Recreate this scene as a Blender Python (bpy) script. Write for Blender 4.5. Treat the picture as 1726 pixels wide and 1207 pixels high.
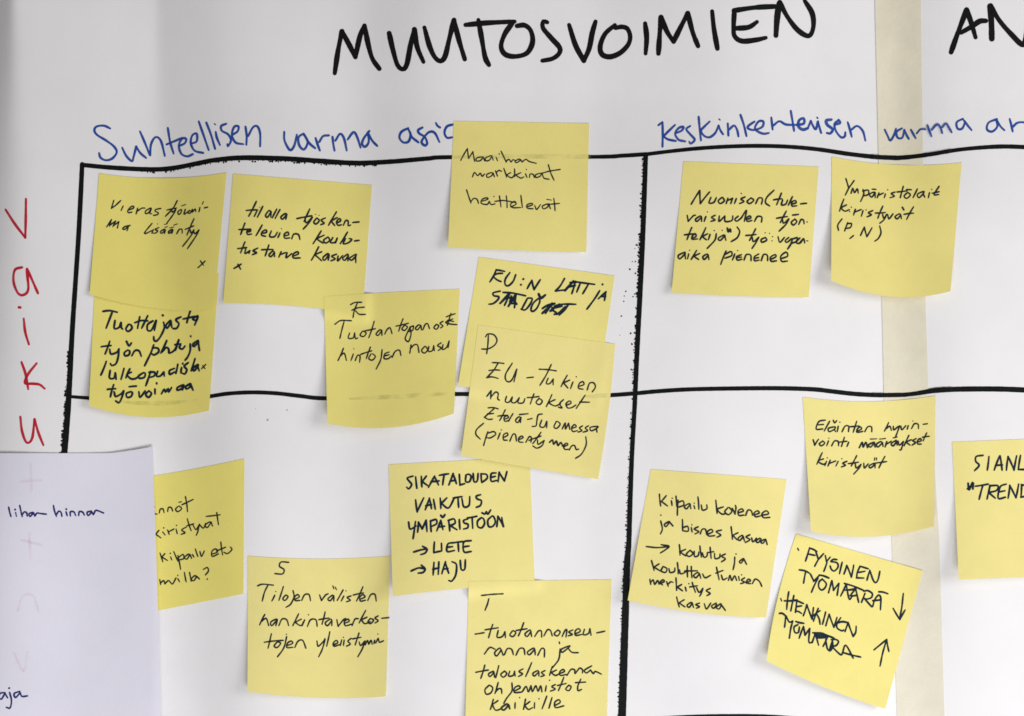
import bpy, math, random
from mathutils import Vector, Matrix
random.seed(7)
S = bpy.context.scene
for o in list(bpy.data.objects): bpy.data.objects.remove(o, do_unlink=True)

# ---------------------------------------------------------------- scale: the picture plane is the wall, 3 photo pixels = 1 mm
PXM = 1.0 / 3000.0
CX, CY = 863.0, 603.5
DIST = 1.35                                   # camera to the wall, metres
W_PLANE = 1726 * PXM

# ---------------------------------------------------------------- camera
cam = bpy.data.cameras.new('camera'); camo = bpy.data.objects.new('camera', cam)
S.collection.objects.link(camo); S.camera = camo
camo.location = (0, -DIST, 0); camo.rotation_euler = (math.radians(90), 0, 0)
cam.sensor_width = 36; cam.lens = 36 * DIST / W_PLANE
cam.clip_start = 0.05; cam.clip_end = 50
cam.dof.use_dof = True; cam.dof.focus_distance = DIST - 0.004; cam.dof.aperture_fstop = 11

# ---------------------------------------------------------------- light
w = bpy.data.worlds.new('World'); S.world = w; w.use_nodes = True
w.node_tree.nodes['Background'].inputs[0].default_value = (1.0, 0.92, 0.90, 1)
w.node_tree.nodes['Background'].inputs[1].default_value = 0.18
def area(name, loc, target, size, power, col):
    l = bpy.data.lights.new(name, 'AREA'); l.shape = 'RECTANGLE'; l.size, l.size_y = size
    l.energy = power; l.color = col
    o = bpy.data.objects.new(name, l); S.collection.objects.link(o); o.location = loc
    d = Vector(target) - Vector(loc); o.rotation_euler = d.to_track_quat('-Z', 'Y').to_euler()
    return o
area('window_light', (1.75, -1.05, 0.12), (0.0, 0, -0.08), (0.8, 1.1), 22.5, (1.0, 0.985, 0.975))
area('added_low_fill_light', (0.20, -0.85, -0.85), (0.05, 0, -0.1), (1.0, 0.5), 10.8, (0.96, 0.985, 1.0))  # added fill lamp low in front, brightens the sheets towards the bottom
S.view_settings.view_transform = 'Standard'; S.view_settings.look = 'None'
S.view_settings.exposure = 0.12; S.view_settings.gamma = 1.0
S.cycles.filter_width = 1.6

# ---------------------------------------------------------------- materials
def mat(name, col, rough=0.75, spec=0.25, mottle=0.03, mscale=60, bump=0.08, bscale=900, trans=0.0, dent=0.0, col2=None):
    m = bpy.data.materials.new(name); m.use_nodes = True; nt = m.node_tree; N = nt.nodes; L = nt.links
    b = N['Principled BSDF']; b.inputs['Roughness'].default_value = rough
    b.inputs['Specular IOR Level'].default_value = spec
    tc = N.new('ShaderNodeTexCoord')
    n1 = N.new('ShaderNodeTexNoise'); n1.inputs['Scale'].default_value = mscale; n1.inputs['Detail'].default_value = 6
    n1.inputs['Roughness'].default_value = 0.65
    L.new(tc.outputs['Object'], n1.inputs['Vector'])
    mx = N.new('ShaderNodeMix'); mx.data_type = 'RGBA'
    c2 = col2 if col2 else tuple(max(0, c * (1 - 2 * mottle)) for c in col)
    mx.inputs[6].default_value = (*c2, 1); mx.inputs[7].default_value = (*col, 1)
    r = N.new('ShaderNodeMapRange'); r.inputs[1].default_value = 0.35; r.inputs[2].default_value = 0.6
    L.new(n1.outputs['Fac'], r.inputs[0]); L.new(r.outputs[0], mx.inputs[0])
    L.new(mx.outputs[2], b.inputs['Base Color'])
    if bump:
        n2 = N.new('ShaderNodeTexNoise'); n2.inputs['Scale'].default_value = bscale; n2.inputs['Detail'].default_value = 4
        L.new(tc.outputs['Object'], n2.inputs['Vector'])
        bp = N.new('ShaderNodeBump'); bp.inputs['Strength'].default_value = bump; bp.inputs['Distance'].default_value = 0.0006
        L.new(n2.outputs['Fac'], bp.inputs['Height'])
        if dent:
            n3 = N.new('ShaderNodeTexNoise'); n3.inputs['Scale'].default_value = 15; n3.inputs['Detail'].default_value = 2.5; n3.inputs['Roughness'].default_value = 0.45
            mp = N.new('ShaderNodeMapping'); mp.inputs['Scale'].default_value = (1.0, 1.0, 0.45)
            L.new(tc.outputs['Object'], mp.inputs['Vector']); L.new(mp.outputs[0], n3.inputs['Vector'])
            b2 = N.new('ShaderNodeBump'); b2.inputs['Strength'].default_value = 1.0; b2.inputs['Distance'].default_value = dent
            L.new(n3.outputs['Fac'], b2.inputs['Height']); L.new(b2.outputs['Normal'], bp.inputs['Normal'])
        L.new(bp.outputs['Normal'], b.inputs['Normal'])
    if trans:
        t = N.new('ShaderNodeBsdfTranslucent'); L.new(mx.outputs[2], t.inputs['Color'])
        ms = N.new('ShaderNodeMixShader'); ms.inputs[0].default_value = trans
        L.new(b.outputs[0], ms.inputs[1]); L.new(t.outputs[0], ms.inputs[2]); L.new(ms.outputs[0], N['Material Output'].inputs['Surface'])
    return m
def see_through(name, col, alpha, rough=0.5, streak=0.0):
    m = mat(name, col, rough, 0.3 if 'tape' in name else 0.12, 0.03 if 'tape' in name else 0.06, 22 if 'tape' in name else 90, 0.22 if 'tape' in name else 0.25, 420, dent=0.0012 if 'tape' in name else 0)
    nt = m.node_tree; N = nt.nodes; L = nt.links
    t = N.new('ShaderNodeBsdfTransparent'); ms = N.new('ShaderNodeMixShader'); ms.inputs[0].default_value = alpha
    L.new(t.outputs[0], ms.inputs[1]); L.new(N['Principled BSDF'].outputs[0], ms.inputs[2])
    L.new(ms.outputs[0], N['Material Output'].inputs['Surface'])
    if streak:
        tc = N.new('ShaderNodeTexCoord'); n = N.new('ShaderNodeTexNoise'); n.inputs['Scale'].default_value = 130; n.inputs['Detail'].default_value = 5
        L.new(tc.outputs['Object'], n.inputs['Vector'])
        r = N.new('ShaderNodeMapRange'); r.inputs[1].default_value = 0.3; r.inputs[2].default_value = 0.7
        r.inputs[3].default_value = alpha - streak; r.inputs[4].default_value = min(1, alpha + streak)
        L.new(n.outputs['Fac'], r.inputs[0]); L.new(r.outputs[0], ms.inputs[0])
    return m
M_PAPER = mat('flipchart_paper', (0.805, 0.79, 0.80), 0.8, 0.2, 0.02, 14, 0.08, 700, dent=0.0009)
M_SHEET = mat('lilac_white_paper', (0.755, 0.74, 0.835), 0.8, 0.2, 0.02, 18, 0.10, 700, dent=0.0009)
M_WALL = mat('wall_paint', (0.55, 0.54, 0.52), 0.9, 0.2, 0.05, 20)
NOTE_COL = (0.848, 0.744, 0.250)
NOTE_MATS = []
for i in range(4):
    k = (0.985, 0.99, 1.0, 1.0)[i]; kb = (0.78, 0.90, 1.0, 1.12)[i]  # shade on the left notes and light on the right put into the yellow
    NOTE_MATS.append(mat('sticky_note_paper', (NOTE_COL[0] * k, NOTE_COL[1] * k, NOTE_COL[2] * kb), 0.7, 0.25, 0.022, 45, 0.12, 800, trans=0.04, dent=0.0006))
M_TAPE = see_through('masking_tape', (0.84, 0.785, 0.62), 0.85, 0.45, 0.03)
M_TAPE2 = see_through('masking_tape_pale', (0.84, 0.79, 0.65), 0.82, 0.45, 0.03)
M_BLACK = see_through('black_marker_ink', (0.007, 0.007, 0.008), 0.98, 0.45, 0.04)
M_LINE = see_through('black_ruler_ink', (0.004, 0.005, 0.005), 1.0, 0.55, 0.0)
M_BLUE = see_through('blue_marker_ink', (0.018, 0.072, 0.35), 0.88, 0.6, 0.14)
M_RED = see_through('red_marker_ink', (0.56, 0.010, 0.030), 0.88, 0.6, 0.12)
M_PEN = see_through('black_pen_ink', (0.012, 0.020, 0.026), 0.92, 0.6, 0.14)
M_NAVY = see_through('navy_pen_ink', (0.006, 0.018, 0.036), 0.96, 0.6, 0.10)
M_INDIGO = see_through('indigo_pen_ink', (0.018, 0.022, 0.15), 0.92, 0.6, 0.10)
M_GHOST = see_through('ink_showing_through', (0.36, 0.38, 0.14), 0.09, 0.8, 0.14)
M_PINK = see_through('red_ink_showing_through', (0.80, 0.40, 0.52), 0.085, 0.8, 0.05)
M_SMUDGE = see_through('smudge_ink', (0.22, 0.24, 0.26), 0.5, 0.8, 0.2)

# ---------------------------------------------------------------- relief of the pasted paper (metres towards the viewer at photo coords)
def sp(t):
    return t if t > 30 else (0.0 if t < -30 else math.log1p(math.exp(t)))
def paper_h(px, py, soft=0.0):
    ty = min(1, max(0, py / 1207.0))
    q1 = min(1, max(0, (py - 150) / 250)); q1 = q1 * q1 * (3 - 2 * q1)
    q2 = min(1, max(0, (py - 60) / 520)); q2 = q2 * q2 * (3 - 2 * q2)
    k = [(20 - 8 * ty, 4 + 40 * ty, -0.84 + 0.66 * ty),
         (265 + 70 * ty * ty * (1.6 - 0.6 * ty), 4.0 + 20 * q2, 0.27 + 0.16 * q1),
         (385 + 38 * ty, 30, -0.25 - 0.16 * q1),
         (615 - 28 * ty, 20, 0.27), (728 - 10 * ty, 28, -0.25),
         (996, 12, 0.11), (1075, 26, 0.03), (1225, 40, -0.21),
         (1508 + 34 * ty, 5 + 4 * ty, 0.28), (1610 + 30 * ty, 26, -0.22)]
    s = (0.78 - 0.66 * ty) * max(px, -40)
    for x0, ww, a in k:
        if soft and a > 0: ww = max(ww, soft)
        s += a * ww * sp((px - x0) / ww)
    s += 1.6 * math.sin(px * 0.011 + 1.3) * math.sin(py * 0.009 + 0.4) + 0.9 * math.sin(px * 0.023 - py * 0.017)
    return s * PXM
H0 = paper_h(863, 600)
def to3d(px, py, h):
    """point at height h off the wall that is seen at photo pixel (px, py)"""
    f = (DIST - h) / DIST
    return Vector(((px - CX) * PXM * f, -h, (CY - py) * PXM * f))
def base_h(px, py, soft=0.0):
    return paper_h(px, py, soft) - H0 * 1.0

# ---------------------------------------------------------------- object helpers
def tag(o, label=None, cat=None, group=None, kind=None):
    if label: o['label'] = label
    if cat: o['category'] = cat
    if group: o['group'] = group
    if kind: o['kind'] = kind
    return o
def mesh_obj(name, verts, faces, m, parent=None, smooth=True):
    me = bpy.data.meshes.new(name); me.from_pydata([tuple(v) for v in verts], [], faces); me.update()
    if smooth:
        me.polygons.foreach_set('use_smooth', [True] * len(me.polygons))
    me.materials.append(m)
    o = bpy.data.objects.new(name, me); S.collection.objects.link(o)
    if parent:
        o.parent = parent; o.matrix_parent_inverse = Matrix.Translation(-parent.location)
    return o
def sheet_obj(name, P, nu, nv, m, thick=0.00012, parent=None, skip=None):
    """P(u, v) -> (px, py, h); a sheet with real thickness"""
    V = []; F = []
    for back in (0, 1):
        for j in range(nv + 1):
            for i in range(nu + 1):
                px, py, h = P(i / nu, j / nv)
                V.append(to3d(px, py, h - back * thick))
    n = (nu + 1) * (nv + 1); idx = lambda i, j: j * (nu + 1) + i
    for j in range(nv):
        for i in range(nu):
            a, b, c, d = idx(i, j), idx(i + 1, j), idx(i + 1, j + 1), idx(i, j + 1)
            F.append((a, d, c, b)); F.append((a + n, b + n, c + n, d + n))
    rim = [idx(i, 0) for i in range(nu)] + [idx(nu, j) for j in range(nv)] + [idx(i, nv) for i in range(nu, 0, -1)] + [idx(0, j) for j in range(nv, 0, -1)]
    base = len(V)
    for a in rim: V.append(V[a])
    for a in rim: V.append(V[a + n])
    for q in range(len(rim)):
        a, b = base + q, base + (q + 1) % len(rim)
        F.append((a, b, b + len(rim), a + len(rim)))
    o = mesh_obj(name, V, F, m, parent)
    for p in o.data.polygons[len(F) - len(rim):]: p.use_smooth = False
    return o

# ---------------------------------------------------------------- pen strokes
_lift = [0]
def catmull(pts, step):
    if len(pts) < 3:
        (x0, y0), (x1, y1) = pts[0], pts[-1]
        n = max(2, int(math.hypot(x1 - x0, y1 - y0) / step))
        mx, my = random.uniform(-.02, .02) * (y1 - y0), random.uniform(-.02, .02) * (x1 - x0)
        return [(x0 + (x1 - x0) * t / n + mx * 4 * (t / n) * (1 - t / n), y0 + (y1 - y0) * t / n + my * 4 * (t / n) * (1 - t / n)) for t in range(n + 1)]
    out = []
    P = [(2 * pts[0][0] - pts[1][0], 2 * pts[0][1] - pts[1][1])] + pts + [(2 * pts[-1][0] - pts[-2][0], 2 * pts[-1][1] - pts[-2][1])]
    for i in range(1, len(P) - 2):
        p0, p1, p2, p3 = P[i - 1], P[i], P[i + 1], P[i + 2]
        n = max(2, int(math.hypot(p2[0] - p1[0], p2[1] - p1[1]) / step))
        for q in range(n):
            t = q / n
            out.append(tuple(0.5 * (2 * p1[k] + (p2[k] - p0[k]) * t + (2 * p0[k] - 5 * p1[k] + 4 * p2[k] - p3[k]) * t * t + (3 * p1[k] - p0[k] - 3 * p2[k] + p3[k]) * t ** 3) for k in (0, 1)))
    out.append(pts[-1])
    return out
def ribbon(V, F, pts, widths, hf):
    """flat ink line of the given centre points; every vertex sits on the surface hf"""
    n = len(pts); _lift[0] = (_lift[0] + 1) % 60
    base = 0.00005 + _lift[0] * 0.0000005
    cap = 5
    L, R = [], []
    for i in range(n):
        a = pts[max(0, i - 1)]; b = pts[min(n - 1, i + 1)]
        dx, dy = b[0] - a[0], b[1] - a[1]; d = math.hypot(dx, dy) or 1e-6
        nx, ny = -dy / d, dx / d; hw = widths[i] * 0.5
        x, y = pts[i]
        L.append((x + nx * hw, y + ny * hw)); R.append((x - nx * hw, y - ny * hw))
    o = len(V); lf = 0.0
    for i in range(n):
        e = base + 0.0000004 * i
        for (x, y) in (L[i], R[i]): V.append(to3d(x, y, hf(x, y) + e))
    for i in range(n - 1):
        F.append((o + 2 * i, o + 2 * i + 2, o + 2 * i + 3, o + 2 * i + 1))
    for end in (0, n - 1):
        x, y = pts[end]; q = pts[1] if end == 0 else pts[n - 2]
        ang = math.atan2(y - q[1], x - q[0]); hw = widths[end] * 0.5
        c = len(V); e = base + 0.0000004 * end
        V.append(to3d(x, y, hf(x, y) + e))
        for k in range(cap + 1):
            a = ang - math.pi / 2 + math.pi * k / cap
            xx, yy = x + math.cos(a) * hw, y + math.sin(a) * hw
            V.append(to3d(xx, yy, hf(xx, yy) + e))
        for k in range(cap): F.append((c, c + 2 + k, c + 1 + k))
def blot(V, F, x, y, r, hf, k=9, jit=0.25):
    _lift[0] = (_lift[0] + 1) % 60; e = 0.00005 + _lift[0] * 0.0000005
    c = len(V); V.append(to3d(x, y, hf(x, y) + e))
    for i in range(k):
        a = 2 * math.pi * i / k; rr = r * random.uniform(1 - jit, 1 + jit)
        V.append(to3d(x + rr * math.cos(a), y + rr * math.sin(a), hf(x, y) + e))
    for i in range(k): F.append((c, c + 1 + (i + 1) % k, c + 1 + i))
def write(name, text, org, sc, width, m, hf, parent, label=None):
    V, F = [], []
    for st in text.split(';'):
        tk = st.split()
        if not tk: continue
        ww = width
        if tk[0][0] == 'w': ww = float(tk[0][1:]) * (1.12 if name == 'handwritten_line' else 1.0); tk = tk[1:]
        segs = [[]]; xs = []
        for t in tk:
            if t == '/':
                segs.append([segs[-1][-1]]); continue
            xs.append(float(t))
            if len(xs) == 2:
                segs[-1].append((org[0] + xs[0] / sc, org[1] + xs[1] / sc)); xs = []
        if len(segs) == 1 and len(segs[0]) == 1:
            blot(V, F, segs[0][0][0], segs[0][0][1], ww * 0.62, hf, 9, 0.15); continue
        ph = random.uniform(0, 6.28); f1 = random.uniform(0.06, 0.14)
        for sgi, sg in enumerate(segs):
            if len(sg) < 2: continue
            if name == 'handwritten_line' and sgi == 0 and len(segs) > 1 and len(sg) >= 4 and 1.0 < math.hypot(sg[0][0] - sg[-1][0], sg[0][1] - sg[-1][1]) < 5.2:
                sg = [sg[-1]] + sg
            pts = catmull(sg, max(0.9, ww * 0.35)); n = len(pts); wd = []
            for i in range(n):
                k = 1.0 + 0.10 * math.sin(ph + i * f1 * 3) + random.uniform(-.03, .03)
                if sgi == len(segs) - 1 and n - i < 4: k *= 0.80 + 0.05 * (n - i)
                if sgi == 0 and i < 2: k *= 0.92
                wd.append(ww * k)
            ribbon(V, F, pts, wd, hf)
    if not F: return None
    o = mesh_obj(name, V, F, m, parent, smooth=False)
    if label: o['label'] = label
    return o

# ================================================================ the setting
wall_v = []
for (px, py) in ((-1400, -1300), (3100, -1300), (3100, 2500), (-1400, 2500)):
    wall_v.append(Vector(((px - CX) * PXM, 0.030, (CY - py) * PXM)))
# the wall stands just behind the deepest fold of the paper
wall = mesh_obj('wall', wall_v, [(0, 3, 2, 1)], M_WALL, smooth=False); tag(wall, kind='structure')

def seam(y): return 1506.0 + 34.0 * y / 1207.0

SHEETS = []
def paper_sheet(fx0, fx1, y0, y1, nu, nv, label):
    """fx0 / fx1: left and right edge as functions of y"""
    root = bpy.data.objects.new('flipchart_sheet', None); S.collection.objects.link(root)
    tag(root, label, 'paper sheet', 'flipchart sheets pasted on the wall')
    T = []
    for j in range(nv + 1):
        y = y0 + (y1 - y0) * j / nv; a, b = fx0(y), fx1(y)
        T.append([base_h(a + (b - a) * i / nu, y) for i in range(nu + 1)])
    def P(u, v):
        y = y0 + (y1 - y0) * v; a, b = fx0(y), fx1(y)
        return a + (b - a) * u, y, T[round(v * nv)][round(u * nu)]
    sheet_obj('paper', P, nu, nv, M_PAPER, 0.00015, root)
    def h(x, y):                                   # height of the meshed sheet, so that ink lies on its facets
        v = min(nv - 1e-6, max(0, (y - y0) / (y1 - y0) * nv)); a, b = fx0(y), fx1(y)
        u = min(nu - 1e-6, max(0, (x - a) / (b - a) * nu)); i, j = int(u), int(v); u -= i; v -= j
        return max((T[j][i] * (1 - u) + T[j][i + 1] * u) * (1 - v) + (T[j + 1][i] * (1 - u) + T[j + 1][i + 1] * u) * v,
                   T[j][i] * (1 - u) + T[j + 1][i + 1] * u if abs(u - v) < 0.02 else -9)
    SHEETS.append(h)
    return root
sheet_a = paper_sheet(lambda y: -150, lambda y: seam(y) - 0.6, -200, 1450, 400, 165, 'large white flipchart sheet with black title and red vertical letters, left of the tape')
sheet_b = paper_sheet(lambda y: seam(y) + 0.6, lambda y: 2050, -200, 1450, 120, 165, 'white flipchart sheet at the right edge, right of the masking tape seam')
hb = lambda x, y: SHEETS[0](x, y) if x < seam(y) else SHEETS[1](x, y)
# masking tape over the seam: an upper strip and a wider lower strip that starts where the upper one is torn off
def tape_h(x, y): return base_h(x, y, 9) + 0.00022
def strip(name, L, R, ys, label, off, m=M_TAPE):
    def P(u, v):
        t = v * (len(ys) - 1); i = min(int(t), len(ys) - 2); f = t - i
        y = ys[i] + (ys[i + 1] - ys[i]) * f
        a = L[i] + (L[i + 1] - L[i]) * f; b = R[i] + (R[i + 1] - R[i]) * f
        x = a + (b - a) * u
        if v > 0.999 or v < 0.001: y += 3.0 * math.sin(u * 19) * (0.4 + 0.6 * math.sin(u * 41))
        return x, y, base_h(x, y, 9) + 0.00022 + off
    o = sheet_obj(name, P, 26, 110, m, 0.00005)
    return tag(o, label, 'tape', 'masking tape pieces over the paper seam')
tape1 = strip('masking_tape', [1473, 1475, 1486, 1490], [1549, 1552, 1559, 1565], [-150, 10, 480, 664], 'upper beige masking tape strip running down from the top edge to the torn end', 0.00012)
tape2 = strip('masking_tape', [1489, 1496, 1503, 1512, 1516], [1560, 1576, 1583, 1592, 1600], [650, 800, 905, 1207, 1420], 'lower beige masking tape strip behind the curled note and the tilted arrow note', 0.0, M_TAPE2)

# ruled grid lines on the sheets: (x, y, width)
def grid_line(pts, parent, hf=hb, m=M_LINE, rough=0.25):
    V, F = [], []
    xy = catmull([(p[0], p[1]) for p in pts], 4.0); out = []; n = len(xy)
    # widths by nearest position along the list
    acc = [0]
    for i in range(1, len(pts)): acc.append(acc[-1] + math.hypot(pts[i][0] - pts[i - 1][0], pts[i][1] - pts[i - 1][1]))
    tot = 0; wd = []
    for i in range(n):
        if i: tot += math.hypot(xy[i][0] - xy[i - 1][0], xy[i][1] - xy[i - 1][1])
        k = 0
        while k < len(acc) - 2 and acc[k + 1] < tot: k += 1
        f = min(1, max(0, (tot - acc[k]) / max(1e-6, acc[k + 1] - acc[k])))
        wd.append((pts[k][2] + (pts[k + 1][2] - pts[k][2]) * f) * (1 + random.uniform(-rough, rough) * 0.12))
    ribbon(V, F, xy, wd, hf)
    return V, F
def grid_obj(pts, parent, blobs=(), hf=hb):
    V, F = grid_line(pts, parent, hf)
    for (x, y, r) in blobs: blot(V, F, x, y, r, hf, 8, 0.35)
    return mesh_obj('grid_line', V, F, M_LINE, parent, smooth=False)
def along(pts, y0, y1, n, dx, dy, r0, r1, axis='y'):
    out = []
    for _ in range(n):
        t = random.uniform(y0, y1)
        for i in range(len(pts) - 1):
            a, b = pts[i], pts[i + 1]
            q = 1 if axis == 'y' else 0
            if a[q] <= t <= b[q]:
                f = (t - a[q]) / (b[q] - a[q]); x = a[0] + (b[0] - a[0]) * f; y = a[1] + (b[1] - a[1]) * f; ww = a[2] + (b[2] - a[2]) * f
                e = random.random() ** 1.6
                out.append((x + dx * (ww * 0.42 + 2.6 * e), y + dy * (ww * 0.42 + 2.6 * e), random.uniform(r0, r1)))
                break
    return out
top_l = [(138, 278, 7.5), (180, 282, 8), (230, 285, 8), (268, 285.5, 8), (300, 282, 8), (335, 275, 8), (365, 269.5, 8), (410, 266, 8.5), (480, 267.5, 8.5), (540, 271.5, 8.5), (600, 275, 8.5), (660, 272.5, 8), (720, 267.5, 7.5), (765, 265, 7), (1000, 264.5, 6.5), (1050, 262.5, 7), (1090, 260, 7)]
top_m = [(1090, 260, 6.5), (1135, 254.5, 6.5), (1180, 250, 6.8), (1230, 247, 6.8), (1280, 246, 7), (1330, 247.5, 7), (1380, 252, 7.2), (1430, 259.5, 7.5), (1475, 264.5, 7.8), (1513, 266.3, 8)]
top_r = [(1513, 266.3, 8), (1535, 264.5, 7.6), (1570, 260, 7), (1620, 252, 6.8), (1680, 247.3, 7.4), (1726, 248, 7.4), (1800, 252, 7.4)]
left_v = [(138.5, 277, 8), (136, 330, 8.3), (132.3, 400, 8.3), (127, 480, 8.3), (122, 555, 8.6), (117.5, 640, 9.2), (114.5, 690, 10), (111, 735, 10.5), (108.5, 765, 10.5), (104, 830, 10)]
right_v = [(1088.5, 261, 8), (1086, 330, 8.6), (1082.5, 420, 8.8), (1077.5, 520, 8.8), (1073, 610, 8.4), (1070, 680, 7.8), (1065.5, 760, 7.8), (1062, 850, 8.4), (1060, 915, 8.8), (1057, 950, 11), (1054, 1040, 12), (1051, 1130, 13), (1048.5, 1207, 13.5), (1045, 1300, 13.5)]
mid_l = [(119, 668.6, 5.5), (148, 670.8, 6), (200, 673, 6), (270, 674, 6), (330, 671, 6), (352, 668.5, 6.6), (385, 663.5, 6.8), (425, 661.5, 6.8), (465, 663, 6.8), (505, 667.5, 7), (548, 671.5, 7), (640, 669, 7), (770, 664.3, 7), (840, 667, 7), (960, 669, 7), (1028, 666.3, 7), (1073, 663, 7)]
mid_m = [(1073, 663, 7.2), (1110, 659.5, 7.2), (1160, 656.5, 7.2), (1230, 655, 7.2), (1310, 654.5, 7.4), (1370, 656.3, 7.6), (1400, 659.5, 7.6), (1440, 664, 7.8), (1480, 666, 7.6), (1524, 665.6, 7.4)]
mid_r = [(1524, 665.6, 7.4), (1542, 663.6, 7.2), (1558, 661, 8), (1580, 657.8, 9), (1620, 656, 9), (1680, 655.8, 9), (1726, 657.4, 9), (1800, 661, 9)]
bot = [(1100, 1212, 7), (1161, 1208.5, 7), (1235, 1207, 7), (1306, 1208.5, 7), (1380, 1215.5, 7), (1450, 1225, 7)]
grid_obj(top_l, sheet_a, along(top_l, 230, 640, 130, 0, 1, 0.7, 1.9, 'x'))
over = lambda x, y: max(hb(x, y), base_h(x, y, 9) + 0.00036 if 1470 < x < 1602 else -1)
grid_obj(top_m, sheet_a, hf=over)
grid_obj(top_r, sheet_b, hf=over)
grid_obj(left_v, sheet_a, along(left_v, 590, 765, 75, -1, 0.1, 0.8, 2.5))
dots = along(right_v, 268, 680, 120, -1, 0, 0.7, 2.2) + along(right_v, 690, 1207, 150, -1, 0, 0.6, 1.6)
dots += [(x, y, r) for x, y, r in ((1073.5, 413, 2.2), (1061.5, 454, 1.7), (1055, 491, 1.3), (1052.5, 499, 1.1), (1051.5, 508, 1.2), (1047.5, 533, 1.6), (1071, 441, 1.3), (1066, 441, 0.9), (1063, 562, 1.5), (1071, 461, 1.6), (1067, 500, 1.3), (1065, 580, 1.8), (1064, 623, 1.6), (1070, 496, 1.4), (1070, 419, 0.9))]
grid_obj(right_v, sheet_a, dots)
grid_obj(mid_l, sheet_a)
grid_obj(mid_m, sheet_a, hf=over)
grid_obj(mid_r, sheet_b, hf=over)
grid_obj(bot, sheet_a)
for (x, y, r) in ((451, 708, 2.0), (484, 691, 1.4), (1045, 565, 1.0), (1048, 553, 0.8), (431, 689, 0.9)):
    V, F = [], []; blot(V, F, x, y, r, hb, 8, 0.3)
    mesh_obj('ink_speck', V, F, M_SMUDGE, sheet_a, smooth=False)

# ================================================================ writing on the big sheets
def letters(items, org, sc, width, m, parent, name='letter', hf=hb):
    for s in items: write(name, s, org, sc, width, m, hf, parent)
T1, T2, T3, SC = (540, 0), (960, 0), (1380, 0), 3.923
letters(['95 485 118 330 143 208 / 190 295 232 378 / 262 240 292 170 / 318 300 345 390 390 455',
         '455 220 480 330 510 430 545 458 572 425 598 290 622 195 / 640 310 682 410',
         '688 182 722 305 758 380 795 404 825 372 852 260 884 133 / 915 260 955 392',
         '960 165 1100 152 1285 143;1045 132 1068 260 1090 380 1115 430',
         '1272 150 1220 225 1195 305 1220 358 1285 374 1365 352 1403 280 1392 205 1352 168 1300 172',
         '1500 148 1475 142 1472 185 1525 250 1582 315 1578 355 1535 388 1468 402'], T1, SC, 8.6, M_BLACK, sheet_a)
letters(['-3 165 40 300 95 402 / 130 320 150 220 172 143',
         '300 166 235 225 203 305 215 360 268 376 335 350 388 295 401 240 382 190 345 178 305 185',
         '500 155 510 250 503 355',
         '588 355 596 230 605 115 / 645 210 688 275 / 735 180 782 88 / 815 215 850 305',
         '943 75 955 190 978 322',
         '1088 70 1230 50 1385 42;1090 75 1085 180 1092 240 1140 272 1230 265 1298 250;1100 188 1185 180 1240 145',
         'w10 1365 235 1372 130 1385 20;1390 15 1440 110 1510 200 1582 238 1612 180 1605 90 1555 5'], T2, SC, 8.6, M_BLACK, sheet_a)
letters(['962 380 1015 230 1075 72 / 1110 170 1140 272;1035 238 1110 195 1170 155 1215 152',
         'w11 1258 282 1255 160 1245 45;1250 40 1310 145 1400 250 1485 325 1510 240 1520 100'], T3, 4.312, 8.8, M_BLACK, sheet_b)
letters(['25 88 65 150 112 212 / 114 130 115 40',
         '98 343 66 355 60 405 78 455 102 466 125 440 118 350;120 350 145 405 168 458',
         'w5 84 520 90 521;105 570 112 630 128 684',
         '95 762 113 815 125 882;162 768 125 815 110 855 145 858 175 862 198 880',
         '90 1005 98 1070 118 1118 142 1100 153 1015 / 170 1075 192 1130'], (0, 320), 2.625, 4.4, M_RED, sheet_a)
H1, H2, H3 = (140, 190), (460, 180), (1090, 170)
write('heading_word', '232 135 180 112 118 118 97 150 120 190 200 240 265 290 288 340 250 392 195 407 150 385 137 345;335 300 370 370 418 415 432 380 455 290 / 490 345 540 388;487 160 530 260 572 365;575 365 582 270 620 210 665 240 700 370;725 130 745 250 775 350;715 272 780 245 850 215;820 285 870 262 882 225 848 222 820 280 840 350 890 374 940 355;925 265 972 245 972 180 935 195 922 260 955 325 1028 345;990 75 1030 190 1075 320;1055 85 1095 190 1130 310;w3 1125 95 1133 103;1135 165 1145 215 1172 278;1225 95 1182 115 1188 155 1240 185 1266 235 1240 288 1235 270;1275 190 1322 160 1330 118 1293 122 1274 190 1305 255 1372 270;1390 120 1400 200 1397 275;1412 200 1455 125 1492 118 1515 180 1515 288', H1, 5.076, 4.0, M_BLUE, hb, sheet_a)
write('heading_word', '97 215 100 290 145 370 182 335 205 240;260 230 218 265 228 335 268 365 298 300 265 235 / 310 310 362 355;365 268 385 330 402 375;398 300 430 252 480 245;510 258 517 320 527 375;535 290 575 232 608 270 632 375;640 280 690 218 722 262 750 350;825 208 778 270 763 320 790 342 820 300 812 220 / 850 290 892 335', H2, 5.076, 4.2, M_BLUE, hb, sheet_a)
write('heading_word', '1158 183 1100 215 1083 265 1115 305 1160 298 1178 240 1155 185;1175 220 1190 260 1245 305;1280 178 1243 200 1252 228 1300 260 1320 312 1300 332 1272 300 1312 238 1350 213 1388 228 1425 302;1395 140 1408 163 1430 178;1535 153 1488 170 1468 222 1490 265 1535 262', H2, 5.076, 4.2, M_BLUE, hb, sheet_a)
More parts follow.
